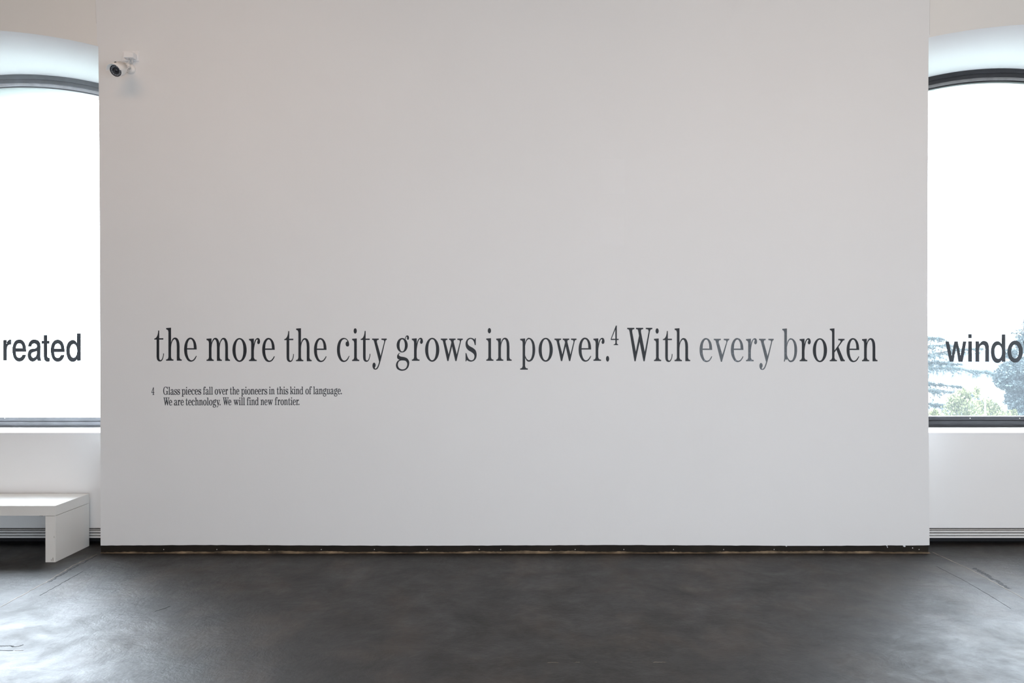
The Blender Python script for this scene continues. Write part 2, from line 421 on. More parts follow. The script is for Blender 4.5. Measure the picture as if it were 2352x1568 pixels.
strip('floor_scratch', [(-20, 1484), (10, 1483), (26, 1482.5), (30, 1485), (44, 1483.5), (53, 1480)], 0.006, M_jdark, 0.5)
strip('floor_scratch', [(-20, 1493.2), (30, 1493.4)], 0.005, M_jdark, 0.2)
strip('floor_scratch', [(34, 1493.6), (54, 1493.4)], 0.004, M_joint, 0.3)
strip('floor_scratch', [(392, 1391), (380, 1396), (356, 1404)], 0.006, M_jdark, 0.7)
strip('floor_scratch', [(1258, 1521), (1283, 1521)], 0.004, M_joint, 0.6)
for a in ((1320, 1332), (1366, 1371), (1448, 1452), (1500, 1530)):
    strip('floor_scratch', [(a[0], 1520.5), (a[1], 1520.5)], 0.0028, M_joint, 0.7)

# ------------------------------------------------------------ windows
for idx, (side, B) in enumerate(BAYS.items()):
    xi, xo = B['xi'], B['xo']; x0, x1 = min(xi, xo), max(xi, xo)
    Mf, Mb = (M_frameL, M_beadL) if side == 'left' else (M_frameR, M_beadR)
    win = st(empty('window_%d' % (idx + 1), ((x0 + x1) / 2, YW, ZS)), ('left' if side == 'left' else 'right') + ' arched window in a grey metal frame, bold black word on its glass')
    xs = [x0 + (x1 - x0) * i / 48 for i in range(49)]
    def arched(name, dz0, dz1, y0, y1, m, wob=0.0):
        bm = bmesh.new(); prev = None
        for x_ in xs:
            z = B['rear'](x_); j = random.uniform(-wob, wob)
            row = [bm.verts.new((x_, y0, z - dz0 + j)), bm.verts.new((x_, y1, z - dz0)), bm.verts.new((x_, y1, z - dz1)), bm.verts.new((x_, y0, z - dz1))]
            if prev:
                for q in range(4): bm.faces.new((prev[q], prev[(q + 1) % 4], row[(q + 1) % 4], row[q]))
            else: bm.faces.new(row)
            prev = row
        bm.faces.new(list(reversed(prev)))
        return bmobj(name, bm, m, win)
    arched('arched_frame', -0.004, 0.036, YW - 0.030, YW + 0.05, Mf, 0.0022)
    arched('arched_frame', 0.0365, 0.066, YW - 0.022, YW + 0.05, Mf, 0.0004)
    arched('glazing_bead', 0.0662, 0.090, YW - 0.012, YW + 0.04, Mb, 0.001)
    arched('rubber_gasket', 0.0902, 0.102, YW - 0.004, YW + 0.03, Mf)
    k = 6.03 / F
    zt = at(0, 955.5 if side == 'right' else 957.5, 6.03).z
    zs = [zt, zt - 8.6 * k, zt - 9.8 * k, zt - 17.5 * k]
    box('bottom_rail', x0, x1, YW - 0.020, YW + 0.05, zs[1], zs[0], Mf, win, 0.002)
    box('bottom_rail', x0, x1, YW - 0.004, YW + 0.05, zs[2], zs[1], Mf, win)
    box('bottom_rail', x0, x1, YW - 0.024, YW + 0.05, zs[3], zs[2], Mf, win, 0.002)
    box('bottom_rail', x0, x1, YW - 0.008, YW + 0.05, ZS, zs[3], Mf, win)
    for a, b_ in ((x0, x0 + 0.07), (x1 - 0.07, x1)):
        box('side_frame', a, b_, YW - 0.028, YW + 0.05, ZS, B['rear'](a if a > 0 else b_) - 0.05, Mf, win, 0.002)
    for px in ((9,) if side == 'left' else (2230, 2344)):
        p = at(px, 960.5, 6.0); bm = bmesh.new(); lathe(bm, (p.x, YW - 0.0195, p.z), (0, -1, 0), [(0, 0.005), (0.002, 0.004), (0.002, 0)], 10)
        bmobj('screw', bm, M_screw, win)
    # glass pane
    gz0 = zt - 0.01
    vs = [(x_, YW + 0.01, gz0) for x_ in xs] + [(x_, YW + 0.01, B['rear'](x_) - 0.095) for x_ in xs]
    N = len(xs)
    pyd('glass_pane', vs, [(i, i + 1, N + i + 1, N + i) for i in range(N - 1)], M_glass, win)
    # outside reveal sides and sill
    st(box('trim_' + ('5' if side == 'left' else '6'), x0, x1, YW + 0.051, YE + 0.05, ZS - 0.1, ZS + 0.02, M_render), 'outside stone sill of the ' + side + ' window')

# ------------------------------------------------------------ lettering
def smooth_path(pts, step=6):
    """closed path; a point with a third value is a corner"""
    n_ = len(pts); out = []
    P = [Vector((p[0], p[1])) for p in pts]; C = [len(p) > 2 for p in pts]
    for i in range(n_):
        j = (i + 1) % n_
        a, b_ = P[i], P[j]
        if C[i] and C[j]:
            out.append(a); continue
        pa = P[i - 1] if not C[i] else a - (b_ - a) * 0.0
        pb = P[(j + 1) % n_] if not C[j] else b_
        ln = (b_ - a).length
        t0 = (b_ - P[i - 1]) * 0.5 if not C[i] else (b_ - a) * 0.9
        t1 = (P[(j + 1) % n_] - a) * 0.5 if not C[j] else (b_ - a) * 0.9
        if not C[i] and t0.length > ln * 1.3: t0 *= ln * 1.3 / t0.length
        if not C[j] and t1.length > ln * 1.3: t1 *= ln * 1.3 / t1.length
        for s in range(step):
            t_ = s / step
            h00 = 2 * t_**3 - 3 * t_**2 + 1; h10 = t_**3 - 2 * t_**2 + t_; h01 = -2 * t_**3 + 3 * t_**2; h11 = t_**3 - t_**2
            out.append(a * h00 + t0 * h10 + b_ * h01 + t1 * h11)
    return out

def ell(cx, cy, rx, ry, nn=36, p=1.0):
    o = []
    for i in range(nn):
        a = 2 * math.pi * i / nn; c, s = math.cos(a), math.sin(a)
        o.append((cx + rx * math.copysign(abs(c) ** p, c), cy + ry * math.copysign(abs(s) ** p, s)))
    return [(q[0], q[1], 1) for q in o]
def C_(*pts): return [(p[0], p[1], 1) for p in pts]

def stem(xl, s0, s1, H, f0, f1, y=0):
    return [(f0, y, 1), (f1, y, 1), (f1, y + 20, 1), (s1 + (f1 - s1) * .33, y + 29), (s1, y + 60, 1), (s1, H, 1), (xl, H - 6, 1), (xl, H - 27, 1), (s0 - 10, H - 42), (s0, H - 74, 1), (s0, y + 60, 1), (s0 - (s0 - f0) * .33, y + 29), (f0, y + 20, 1)]
def arch(x, sp=144, ft=37):   # x = right side of the stem it leaves; sp = distance to the right side of the next stem
    r = x + sp
    return [(x - 6, 286, 1), (x + 12, 340), (x + 37, 378), (x + sp * .5, 390), (r - 33, 370), (r - 7, 312), (r, 240, 1), (r, 60, 1), (r + ft * .33, 29), (r + ft, 20, 1), (r + ft, 0, 1), (r - 46, 0, 1), (r - 46, 235, 1), (r - 53, 315), (r - 77, 362), (x + 37, 348), (x + 13, 302), (x + 3, 250), (x - 1, 190, 1)]
P_BOWL = [(80, 296, 1), (100, 350), (125, 380), (150, 388), (195, 368), (236, 308), (254, 195), (240, 82), (202, 8), (152, -15), (115, -2), (80, 52, 1), (80, 112, 1), (95, 65), (118, 28), (150, 11), (182, 38), (203, 105), (208, 190), (202, 280), (180, 342), (150, 366), (118, 347), (96, 302), (82, 240, 1)]
def shift(p, dx): return [(q[0] + dx,) + tuple(q[1:]) for q in p]
def mirror(p, X): return [(X - q[0],) + tuple(q[1:]) for q in reversed(p)]

SERIF = {
 't': (163, [[[(0, 355, 1), (0, 370, 1), (30, 386), (52, 422), (64, 468), (68, 508, 1), (84, 508, 1), (84, 378, 1), (153, 378, 1), (153, 355, 1), (84, 355, 1), (84, 66, 1), (88, 26), (104, 9), (122, 16), (138, 44), (148, 84), (151, 122, 1), (163, 120, 1), (160, 80), (148, 34), (128, -2), (98, -14), (66, -4), (46, 26), (40, 70, 1), (40, 355, 1)]]]),
 'h': (263, [[stem(2, 40, 84, 557, 0, 125)], [arch(84)]]),
 'n': (258, [[stem(0, 35, 80, 380, 0, 121)], [arch(80)]]),
 'm': (397, [[stem(0, 40, 84, 380, 0, 123)], [arch(84, 138)], [arch(222, 140, 35)]]),
 'e': (212, [[[(212, 190, 1), (50, 190, 1), (54, 125), (72, 58), (98, 19), (125, 8), (156, 21), (186, 58), (202, 86, 1), (212, 78, 1), (192, 36), (160, -1), (112, -15), (64, 3), (30, 52), (8, 112), (0, 190), (8, 270), (34, 340), (70, 380), (108, 391), (150, 376), (186, 330), (206, 265)],
               [(50, 213, 1), (164, 213, 1), (158, 290), (138, 345), (108, 365), (80, 345), (58, 290)]]]),
 'o': (240, [[ell(120, 186, 120, 202), ell(119, 187, 66, 178, p=0.94)]]),
 'r': (187, [[stem(0, 37, 82, 380, 0, 130)], [[(78, 240, 1), (86, 306), (104, 355), (130, 383), (157, 388), (179, 368), (187, 330), (180, 299), (163, 286), (146, 291), (138, 314), (144, 340), (147, 358), (136, 364), (120, 350), (104, 310), (92, 256), (84, 200), (80, 140, 1)]]]),
 'c': (211, [[[(211, 84, 1), (192, 38), (160, -1), (112, -15), (64, 3), (30, 52), (8, 112), (0, 190), (8, 270), (35, 342), (75, 381), (120, 391), (165, 374), (196, 330), (206, 285), (200, 256), (178, 246), (154, 258), (146, 288), (152, 318), (172, 332), (172, 346), (150, 365), (122, 371), (86, 350), (60, 290), (50, 200), (56, 118), (76, 50), (100, 18), (125, 8), (156, 21), (184, 56), (201, 90, 1)]]]),
 'i': (122, [[stem(0, 35, 80, 382, 0, 122)], [ell(53, 508, 27, 45)]]),
 'l': (124, [[stem(2, 40, 84, 557, 0, 124)]]),
 'y': (247, [[[(0, 378, 1), (112, 378, 1), (112, 357, 1), (86, 349), (80, 322, 1), (143, 95, 1), (134, -20, 1), (119, -14, 1), (32, 330, 1), (22, 350), (0, 357, 1)]],
             [[(157, 378, 1), (247, 378, 1), (247, 357, 1), (230, 348), (220, 322, 1), (150, 30), (114, -88), (90, -132), (56, -147), (24, -134), (7, -92), (12, -46), (34, -28), (54, -44), (60, -76), (52, -102), (44, -120), (60, -129), (80, -112), (102, -68), (124, 4), (140, 70), (204, 322, 1), (198, 348), (157, 357, 1)]]]),
 'v': (260, [[[(0, 378, 1), (118, 378, 1), (118, 357, 1), (90, 349), (82, 322, 1), (148, 95, 1), (139, -10, 1), (119, -10, 1), (34, 328, 1), (24, 350), (0, 357, 1)]],
             [[(168, 378, 1), (260, 378, 1), (260, 357, 1), (240, 348), (228, 322, 1), (137, -10, 1), (128, 60, 1), (212, 322, 1), (204, 348), (168, 357, 1)]]]),
 'w': (372, [[[(0, 375, 1), (112, 375, 1), (112, 353, 1), (86, 346), (80, 320, 1), (136, 100, 1), (130, -5, 1), (110, -5, 1), (38, 325, 1), (25, 346), (0, 353, 1)]],
             [C_((114, -5), (130, -5), (192, 250), (178, 305), (132, 100))],
             [[(140, 375, 1), (250, 375, 1), (250, 353, 1), (224, 346), (218, 320, 1), (272, 100, 1), (266, -5, 1), (246, -5, 1), (180, 285, 1), (176, 322, 1), (162, 346), (140, 353, 1)]],
             [[(280, 375, 1), (372, 375, 1), (372, 353, 1), (350, 346), (340, 322, 1), (266, -5, 1), (254, -5, 1), (268, 98, 1), (323, 320, 1), (314, 346), (280, 353, 1)]]]),
 'W': (424, [[[(0, 560, 1), (120, 560, 1), (120, 538, 1), (90, 528), (84, 495, 1), (148, 150, 1), (142, -5, 1), (122, -5, 1), (38, 500, 1), (26, 530), (0, 538, 1)]],
             [C_((124, -5), (142, -5), (214, 340), (198, 425), (145, 150))],
             [[(147, 560, 1), (270, 560, 1), (270, 538, 1), (238, 528), (232, 495, 1), (298, 148, 1), (295, -5, 1), (274, -5, 1), (206, 340, 1), (198, 430, 1), (186, 500, 1), (176, 530), (147, 538, 1)]],
             [[(314, 560, 1), (424, 560, 1), (424, 538, 1), (396, 528), (382, 495, 1), (295, -5, 1), (282, -5, 1), (296, 148, 1), (362, 495, 1), (352, 530), (314, 538, 1)]]]),
 's': (190, [[[(177, 382, 1), (162, 382, 1), (155, 358, 1), (130, 377), (88, 388), (44, 374), (14, 335), (3, 285), (14, 225), (50, 178), (100, 148), (140, 114), (153, 74), (140, 28), (105, 8), (66, 22), (38, 66), (18, 130, 1), (3, 130, 1), (4, -10, 1), (16, -10, 1), (24, 14, 1), (55, -6), (100, -14), (150, 5), (182, 50), (190, 110), (175, 172), (135, 213), (82, 243), (48, 272), (38, 310), (50, 348), (85, 370), (118, 357), (143, 322), (160, 264, 1), (176, 264, 1)]]]),
 'g': (225, [[ell(106, 264, 94, 122), ell(106, 261, 45, 103, p=0.96)],
             [[(150, 362, 1), (160, 398), (174, 422), (194, 430), (212, 420), (221, 395), (217, 366), (204, 354), (191, 362), (186, 385), (188, 402), (182, 408), (172, 400), (166, 372, 1)]],
             [[(92, 140, 1), (52, 130), (24, 95), (20, 58), (34, 32), (60, 20, 1), (25, -6), (5, -45), (1, -85), (18, -130), (58, -158), (107, -167), (165, -152), (208, -108), (225, -45), (219, 0), (190, 42), (142, 63), (84, 73), (56, 88), (50, 106), (66, 128), (100, 146, 1)],
              [(117, 7), (164, -2), (190, -42), (184, -95), (154, -132), (107, -144), (62, -128), (36, -90), (34, -50), (48, -14), (76, 4)]]]),
 'p': (254, [[stem(0, 42, 84, 377, 0, 130, -150)], [P_BOWL]]),
 'b': (253, [[[(80, 553, 1), (2, 547, 1), (2, 526, 1), (26, 512), (36, 480, 1), (36, 45, 1), (29, -6, 1), (42, -6, 1), (58, 36, 1), (80, 50, 1)]], [shift(P_BOWL, -2) ], [C_((56, 36), (80, 20), (86, 60), (70, 70))]]),
 'd': (252, [[[(170, 0, 1), (252, 0, 1), (252, 20, 1), (225, 28), (214, 62, 1), (214, 556, 1), (132, 550, 1), (132, 529, 1), (160, 514), (170, 480, 1)]], [mirror(P_BOWL, 254)]]),
 'k': (255, [[stem(2, 40, 80, 555, 0, 122)],
             [[(143, 378, 1), (250, 378, 1), (250, 356, 1), (226, 348), (206, 322, 1), (80, 148, 1), (80, 180, 1), (180, 322), (178, 348), (143, 356, 1)]],
             [[(146, 246, 1), (112, 196, 1), (186, 0, 1), (255, 0, 1), (255, 22, 1), (238, 30), (224, 55, 1)]]]),
 'u': (252, [[[(0, 372, 1), (0, 350, 1), (26, 340), (36, 305, 1), (36, 110, 1), (44, 32), (72, -6), (108, -14), (146, 10), (172, 62, 1), (172, 100, 1), (150, 48), (120, 22), (96, 26), (84, 60), (80, 120, 1), (80, 378, 1)]],
             [[(170, 0, 1), (252, 0, 1), (252, 20, 1), (225, 28), (214, 62, 1), (214, 378, 1), (134, 372, 1), (134, 350, 1), (160, 340), (170, 305, 1)]]]),
 'a': (240, [[[(148, 230, 1), (148, 290), (138, 345), (104, 368), (72, 362), (60, 346), (70, 330), (76, 304), (62, 282), (38, 278), (20, 296), (20, 326), (44, 366), (104, 390), (160, 376), (188, 330), (192, 270, 1), (192, 60, 1), (198, 20), (214, 16), (230, 34), (240, 50, 1), (244, 40, 1), (232, 8), (200, -12), (164, 0), (148, 50, 1), (148, 240, 1)]],
             [[(150, 230, 1), (90, 205), (30, 165), (4, 105), (8, 40), (36, -4), (72, -14), (112, 0), (150, 52, 1)], [(148, 206, 1), (100, 185), (62, 150), (50, 100), (56, 50), (80, 22), (110, 30), (136, 66), (148, 100, 1)]]]),
 'f': (190, [[[(0, 0, 1), (128, 0, 1), (128, 20, 1), (98, 29), (82, 60, 1), (82, 355, 1), (150, 355, 1), (150, 377, 1), (82, 377, 1), (84, 470), (98, 525), (124, 545), (142, 538), (138, 520), (130, 500), (142, 476), (164, 472), (184, 488), (188, 520), (168, 554), (128, 566), (80, 548), (48, 500), (38, 430), (38, 377, 1), (0, 377, 1), (0, 355, 1), (38, 355, 1), (38, 60, 1), (30, 29), (0, 20, 1)]]]),
 'G': (350, [[[(312, 560, 1), (298, 560, 1), (284, 525, 1), (240, 556), (170, 572), (90, 540), (30, 440), (0, 280), (26, 120), (84, 20), (160, -15), (220, 5), (256, 50, 1), (270, 0, 1), (310, 0, 1), (310, 220, 1), (350, 228, 1), (350, 248, 1), (200, 248, 1), (200, 228, 1), (256, 220, 1), (254, 100), (222, 30), (172, 10), (110, 40), (66, 140), (54, 280), (66, 420), (110, 520), (172, 548), (230, 524), (270, 470), (296, 390, 1), (312, 390, 1)]]]),
 '4': (132, [[C_((0, 86), (0, 106), (86, 330), (102, 330), (102, 106), (132, 106), (132, 86), (102, 86), (102, 32), (112, 16), (126, 10), (126, 0), (47, 0), (47, 10), (66, 16), (77, 32), (77, 86)), C_((13, 106), (77, 106), (77, 262))]]),
 '.': (54, [[ell(27, 36, 27, 48)]]),
}
SANS = {
 'r': [[[(0, 0, 1), (0, 457, 1), (68, 457, 1), (68, 372, 1), (92, 424), (128, 458), (172, 470, 1), (172, 357, 1), (138, 358), (98, 334), (78, 290), (73, 235, 1), (73, 0, 1)]]],
 'e': [[[(307, 198, 1), (70, 198, 1), (78, 120), (105, 74), (152, 56), (196, 74), (229, 122, 1), (300, 124, 1), (275, 58), (225, 0), (155, -23), (84, 0), (28, 75), (0, 220), (16, 345), (66, 435), (150, 469), (236, 435), (286, 345)],
        [(70, 267, 1), (232, 267, 1), (220, 335), (190, 375), (150, 388), (105, 370), (78, 320)]]],
 'a': [[[(7, 315, 1), (72, 315, 1), (94, 366), (142, 386), (192, 366), (210, 315), (172, 270), (72, 254), (24, 214), (0, 125), (25, 26), (97, -23), (162, -4), (210, 42, 1), (220, -2, 1), (302, -3, 1), (288, 24), (278, 75, 1), (280, 315, 1), (272, 388), (222, 450), (137, 468), (72, 447), (30, 395)],
        [(207, 217, 1), (152, 199), (90, 176), (70, 125), (92, 72), (132, 58), (182, 90), (207, 155)]]],
 't': [[[(0, 442, 1), (47, 442, 1), (47, 573, 1), (117, 573, 1), (117, 442, 1), (170, 442, 1), (170, 378, 1), (117, 378, 1), (117, 110, 1), (124, 76), (142, 60), (172, 55, 1), (172, -20, 1), (132, -26), (92, -14), (62, 22), (50, 90, 1), (47, 378, 1), (0, 378, 1)]]],
 'd': [[[(318, 0, 1), (244, 0, 1), (243, 42, 1), (200, -5), (140, -25), (70, 5), (20, 90), (0, 220), (15, 345), (65, 430), (140, 462), (200, 440), (240, 393, 1), (243, 616, 1), (318, 616, 1)], ell(160, 220, 87, 158, p=0.95)]],
 'w': [[C_((0, 457), (75, 457), (139, 135), (202, 457), (275, 457), (337, 135), (397, 457), (470, 457), (382, 0), (295, 0), (239, 330), (177, 0), (95, 0))]],
 'i': [[C_((0, 0), (78, 0), (78, 460), (0, 460))], [C_((0, 532), (75, 532), (75, 620), (0, 620))]],
 'n': [[[(0, 0, 1), (0, 460, 1), (76, 460, 1), (82, 392, 1), (132, 448), (192, 469), (268, 432), (298, 345), (300, 250, 1), (300, 0, 1), (222, 0, 1), (222, 290, 1), (204, 358), (160, 380), (108, 356), (80, 285), (78, 200, 1), (78, 0, 1)]]],
 'o': [[ell(171, 228, 171, 247), ell(169, 228, 89, 158)]],
}

def offset_path(P, d):
    if not d: return P
    n_ = len(P); area2 = sum(P[i].x * P[(i + 1) % n_].y - P[(i + 1) % n_].x * P[i].y for i in range(n_))
    s = 1 if area2 > 0 else -1; o = []
    for i in range(n_):
        t_ = (P[(i + 1) % n_] - P[i - 1])
        if t_.length < 1e-6: o.append(P[i]); continue
        t_.normalize(); o.append(P[i] + Vector((t_.y, -t_.x)) * d * s)
    return o

def glyph_mesh(key, shapes, k, emb=0.0, kx=1.0, th=0.0010, step=6):
    vs, fs = [], []
    for pc, piece in enumerate(shapes):
        loops = [offset_path(smooth_path(p, step), emb if i == 0 else -emb) for i, p in enumerate(piece)]
        loops = [[Vector((p.x * k * kx, 0, p.y * k)) for p in L] for L in loops]
        tris = tessellate_polygon(loops)
        base = len(vs); flat = [p for L in loops for p in L]; N = len(flat)
        eps = 0.00004 * pc
        vs += [(p.x, -th - eps, p.z) for p in flat] + [(p.x, 0, p.z) for p in flat]
        for t_ in tris:
            a, b_, c = (flat[q] for q in t_)
            nrm = (b_ - a).cross(c - a)
            tt = t_ if nrm.y < 0 else (t_[0], t_[2], t_[1])
            fs.append(tuple(base + q for q in tt)); fs.append(tuple(base + N + q for q in reversed(tt)))
        off = base
        for L in loops:
            m = len(L)
            for i in range(m):
                j = (i + 1) % m
                fs.append((off + i, off + j, off + N + j, off + N + i))
            off += m
    me = bpy.data.meshes.new(key); me.from_pydata(vs, [], fs); me.update()
    return me

_cache = {}
def letter(parent, origin, ch, table, sc_, D, px, py, material, emb=0.0, kx=1.0, th=0.001, ksc=1.0, step=6):
    key = (ch, sc_, emb, round(kx, 3), material.name, ksc)
    if key not in _cache:
        shapes = table[ch][1] if isinstance(table[ch], tuple) else table[ch]
        me = glyph_mesh('letter', shapes, D / F / sc_ * ksc, emb, kx, th, step); me.materials.append(material); _cache[key] = me
    o = bpy.data.objects.new('letter', _cache[key]); COL.objects.link(o); o.parent = parent
    p = at(px, py, D); o.location = Vector((p.x, 0, p.z)) - Vector((origin.x, 0, origin.z))
    return o

DW = -CY
def text_root(name, px, py, D, y, label):
    p = at(px, py, D); r = empty(name, (p.x, y, p.z)); tag(r, label, 'lettering'); return r, p

# the big sentence: (character, left edge)
SENT = [('t', 354.3), ('h', 381.5), ('e', 423.0), ('m', 474.4), ('o', 533.9), ('r', 572.0), ('e', 602.3),
        ('t', 652.9), ('h', 679.9), ('e', 721.2), ('c', 774.0), ('i', 808.7), ('t', 828.4), ('y', 854.7),
        ('g', 909.4), ('r', 946.0), ('o', 976.4), ('w', 1012.4), ('s', 1068.9), ('i', 1116.9), ('n', 1139.7),
        ('p', 1194.7), ('o', 1237.1), ('w', 1273.5), ('e', 1329.0), ('r', 1363.0), ('.', 1391.8),
        ('W', 1440.6), ('i', 1502.1), ('t', 1522.5), ('h', 1549.3),
        ('e', 1606.9), ('v', 1639.5), ('e', 1678.7), ('r', 1713.4), ('y', 1743.4),
        ('b', 1796.5), ('r', 1836.6), ('o', 1866.9), ('k', 1905.7), ('e', 1944.5), ('n', 1979.9)]
BL = [(355, 827.9), (480, 828.6), (700, 829.3), (950, 828.3), (1330, 828.3), (1560, 829.2), (2010, 829.4)]
def base(px):
    for (a, b_), (c, d) in zip(BL, BL[1:]):
        if px <= c: return b_ + (d - b_) * max(0, (px - a)) / (c - a)
    return BL[-1][1]
root, p0 = text_root('wall_sentence', 1185, 829, DW, 0.0, 'long large black serif sentence stuck across the white central wall')
for ch, px in SENT:
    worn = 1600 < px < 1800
    letter(root, p0, ch, SERIF, 7.35, DW, px, base(px), M_worn_glint if worn else M_vinyl)
letter(root, p0, '4', SERIF, 7.35, DW, 1402.9, 792.3, M_vinyl)

# footnote
GAP = 28
def line(root, p0, text, px0, px1, py, sc_, kx_hint, emb):
    widths = []
    space = 105
    x_ = 0; pos = []
    KERN = {('W', 'e'): -50, ('y', '.'): -38, ('r', '.'): -36, ('f', 'i'): -30, ('f', 'a'): -28, ('f', 'r'): -22}
    for i, ch in enumerate(text):
        if ch == ' ': x_ += space; continue
        wd = SERIF[ch][0] * (1.66 if ch == '4' else 1)
        pos.append((ch, x_)); nxt = text[i + 1] if i + 1 < len(text) else ''
        x_ += wd + GAP + KERN.get((ch, nxt), 0)
    tot = x_ - GAP; kx = (px1 - px0) * sc_ / tot
    for ch, q in pos:
        letter(root, p0, ch, SERIF, sc_, DW, px0 + q * kx / sc_, py, M_foot, emb, kx, 0.0006, step=4)
root, p0 = text_root('wall_footnote', 580, 905, DW, 0.0, 'small two-line dark serif footnote with its numeral, below the start of the long sentence')
SCF = 555 / 17.4
for wd_, a, b_ in (('Glass', 375.0, 413.3), ('pieces', 417.5, 462.0), ('fall', 466.6, 488.8), ('over', 493.5, 523.6), ('the', 528.2, 549.4),
                   ('pioneers', 554.1, 613.6), ('in', 618.2, 630.6), ('this', 635.7, 661.8), ('kind', 666.4, 696.4), ('of', 701.6, 716.2), ('language.', 719.6, 785.0)):
    line(root, p0, wd_, a, b_, 905.8 - 1.2 * (a - 375) / 410, SCF, 1, 8)
for wd_, a, b_ in (('We', 375.7, 395.2), ('are', 399.8, 421.8), ('technology.', 426.5, 506.4), ('We', 512.0, 531.2), ('will', 536.5, 562.6),
                   ('find', 567.0, 594.0), ('new', 598.8, 626.4), ('frontier.', 631.4, 687.6)):
    line(root, p0, wd_, a, b_, 930.4 - 1.0 * (a - 375) / 310, SCF, 1, 8)
letter(root, p0, '4', SERIF, SCF, DW, 348.0, 906.3, M_foot, 4, 0.95, 0.0006, ksc=1.66)

# words on the window panes
DG = 5.432 + YW + 0.006
EMB = 6.5
root, p0 = text_root('window_word', 100, 828, DG, YW + 0.006, 'bold black sans-serif letters "reated" on the left window glass')
for ch, px, py in (('r', 8.0, 827.3), ('e', 28.9, 827.4), ('a', 64.1, 827.6), ('t', 96.2, 827.6), ('e', 117.1, 827.9), ('d', 152.6, 828.0)):
    letter(root, p0, ch, SANS, 9.8, DG, px, py, M_sans, EMB)
EMB = 3.2
root, p0 = text_root('window_word', 2290, 830, DG, YW + 0.006, 'bold black sans-serif word "window" on the right window glass')
for ch, px, py in (('w', 2171.5, 830.5), ('i', 2224.0, 830.4), ('n', 2240.6, 830.4), ('d', 2276.3, 830.5), ('o', 2314.0, 830.4), ('w', 2350.0, 830.4)):
    letter(root, p0, ch, SANS, 9.8, DG, px, py, M_sans, EMB)

# ------------------------------------------------------------ bench
bxR, bxL = -3.310, -4.95
yF, yK = at(0, 0, 5.207).y, at(0, 0, 5.625).y
bh, bt = 0.410, 0.073
bench = empty('bench', ((bxL + bxR) / 2, (yF + yK) / 2, 0))
tag(bench, 'low white lacquered bench with slab ends under the left window', 'bench')
box('seat', bxL, bxR, yF, yK, bh - bt, bh, M_bench, bench, 0.0015)
box('side_panel', bxR - bt, bxR, yF + 0.0008, yK, 0.0, bh - bt - 0.0022, M_bench, bench, 0.0015)
box('side_panel', bxL, bxL + bt, yF + 0.0008, yK, 0.0, bh - bt - 0.0022, M_bench, bench, 0.0015)
def chip(name, x0, x1, z0, z1, nn=9):
    vs = []; c = Vector(((x0 + x1) / 2, 0, (z0 + z1) / 2))
    for i in range(nn):
        a = 2 * math.pi * i / nn; r = random.uniform(0.6, 1.0)
        vs.append((c.x + math.cos(a) * (x1 - x0) / 2 * r, yF - 0.0004, c.z + math.sin(a) * (z1 - z0) / 2 * r))
    vs += [(v[0], yF + 0.002, v[2]) for v in vs]
    fs = [tuple(reversed(range(nn)))] + [(i, (i + 1) % nn, nn + (i + 1) % nn, nn + i) for i in range(nn)]
    pyd(name, vs, fs, M_chip, bench)
kb = 5.207 / F
def bpx(px, py): return at(px, py, 5.207)
for (a, b_, c, d) in ((91, 1183.5, 94, 1184.8), (94.5, 1183.5, 98, 1185.2), (120.8, 1278, 122.3, 1290), (117, 1283, 118, 1289), (123.8, 1230, 124.6, 1236)):
    q0, q1 = bpx(a, d), bpx(c, b_); chip('chipped_spot', q0.x, q1.x, q0.z, q1.z)

# ------------------------------------------------------------ security camera
cc = empty('security_camera', (at(300, 160, DW).x, 0, at(300, 160, DW).z))
tag(cc, 'small white bullet security camera on a wall bracket, upper left of the wall', 'camera')
def cp(px, py, D=DW): return at(px, py, D)
rc = cp(301, 159)
bm = bmesh.new(); lathe(bm, (rc.x, 0, rc.z), (0, -1, 0), [(0, 0.037), (0.006, 0.037), (0.016, 0.033), (0.022, 0.024), (0.024, 0.0)], 36)
bmobj('mounting_base', bm, M_camw, cc, True)
ax = Vector((-0.044, -0.855, -0.511)).normalized()          # the way the camera looks
front = cp(265.5, 162.5, DW - 0.205)
Lb = 0.118; rear = front - ax * Lb
bm = bmesh.new()
tube(bm, [(rc.x, -0.020, rc.z), (rc.x + 0.001, -0.045, rc.z + 0.006), rear + ax * 0.03 + Vector((0.012, 0.01, -0.012))], [0.012, 0.0115, 0.011], 16)
bmobj('bracket_arm', bm, M_camw, cc, True)
bm = bmesh.new(); bmesh.ops.create_uvsphere(bm, u_segments=20, v_segments=12, radius=0.0165, matrix=Matrix.Translation((rc.x + 0.001, -0.050, rc.z + 0.008)))
bmobj('ball_joint', bm, M_camw, cc, True)
bm = bmesh.new(); lathe(bm, (rc.x - 0.012, -0.058, rc.z + 0.016), (-0.5, -0.4, 0.6), [(0, 0.008), (0.012, 0.008), (0.014, 0.006), (0.014, 0)], 14)
bmobj('clamp_screw', bm, M_screw, cc)
rb = 0.045
bm = bmesh.new(); lathe(bm, rear, ax, [(0, 0), (0, 0.016), (0.004, 0.024), (0.016, 0.033), (0.05, rb), (Lb, rb), (Lb + 0.001, rb - 0.003), (Lb - 0.006, rb - 0.0045)], 44)
body = bmobj('camera_body', bm, M_camw, cc, True)
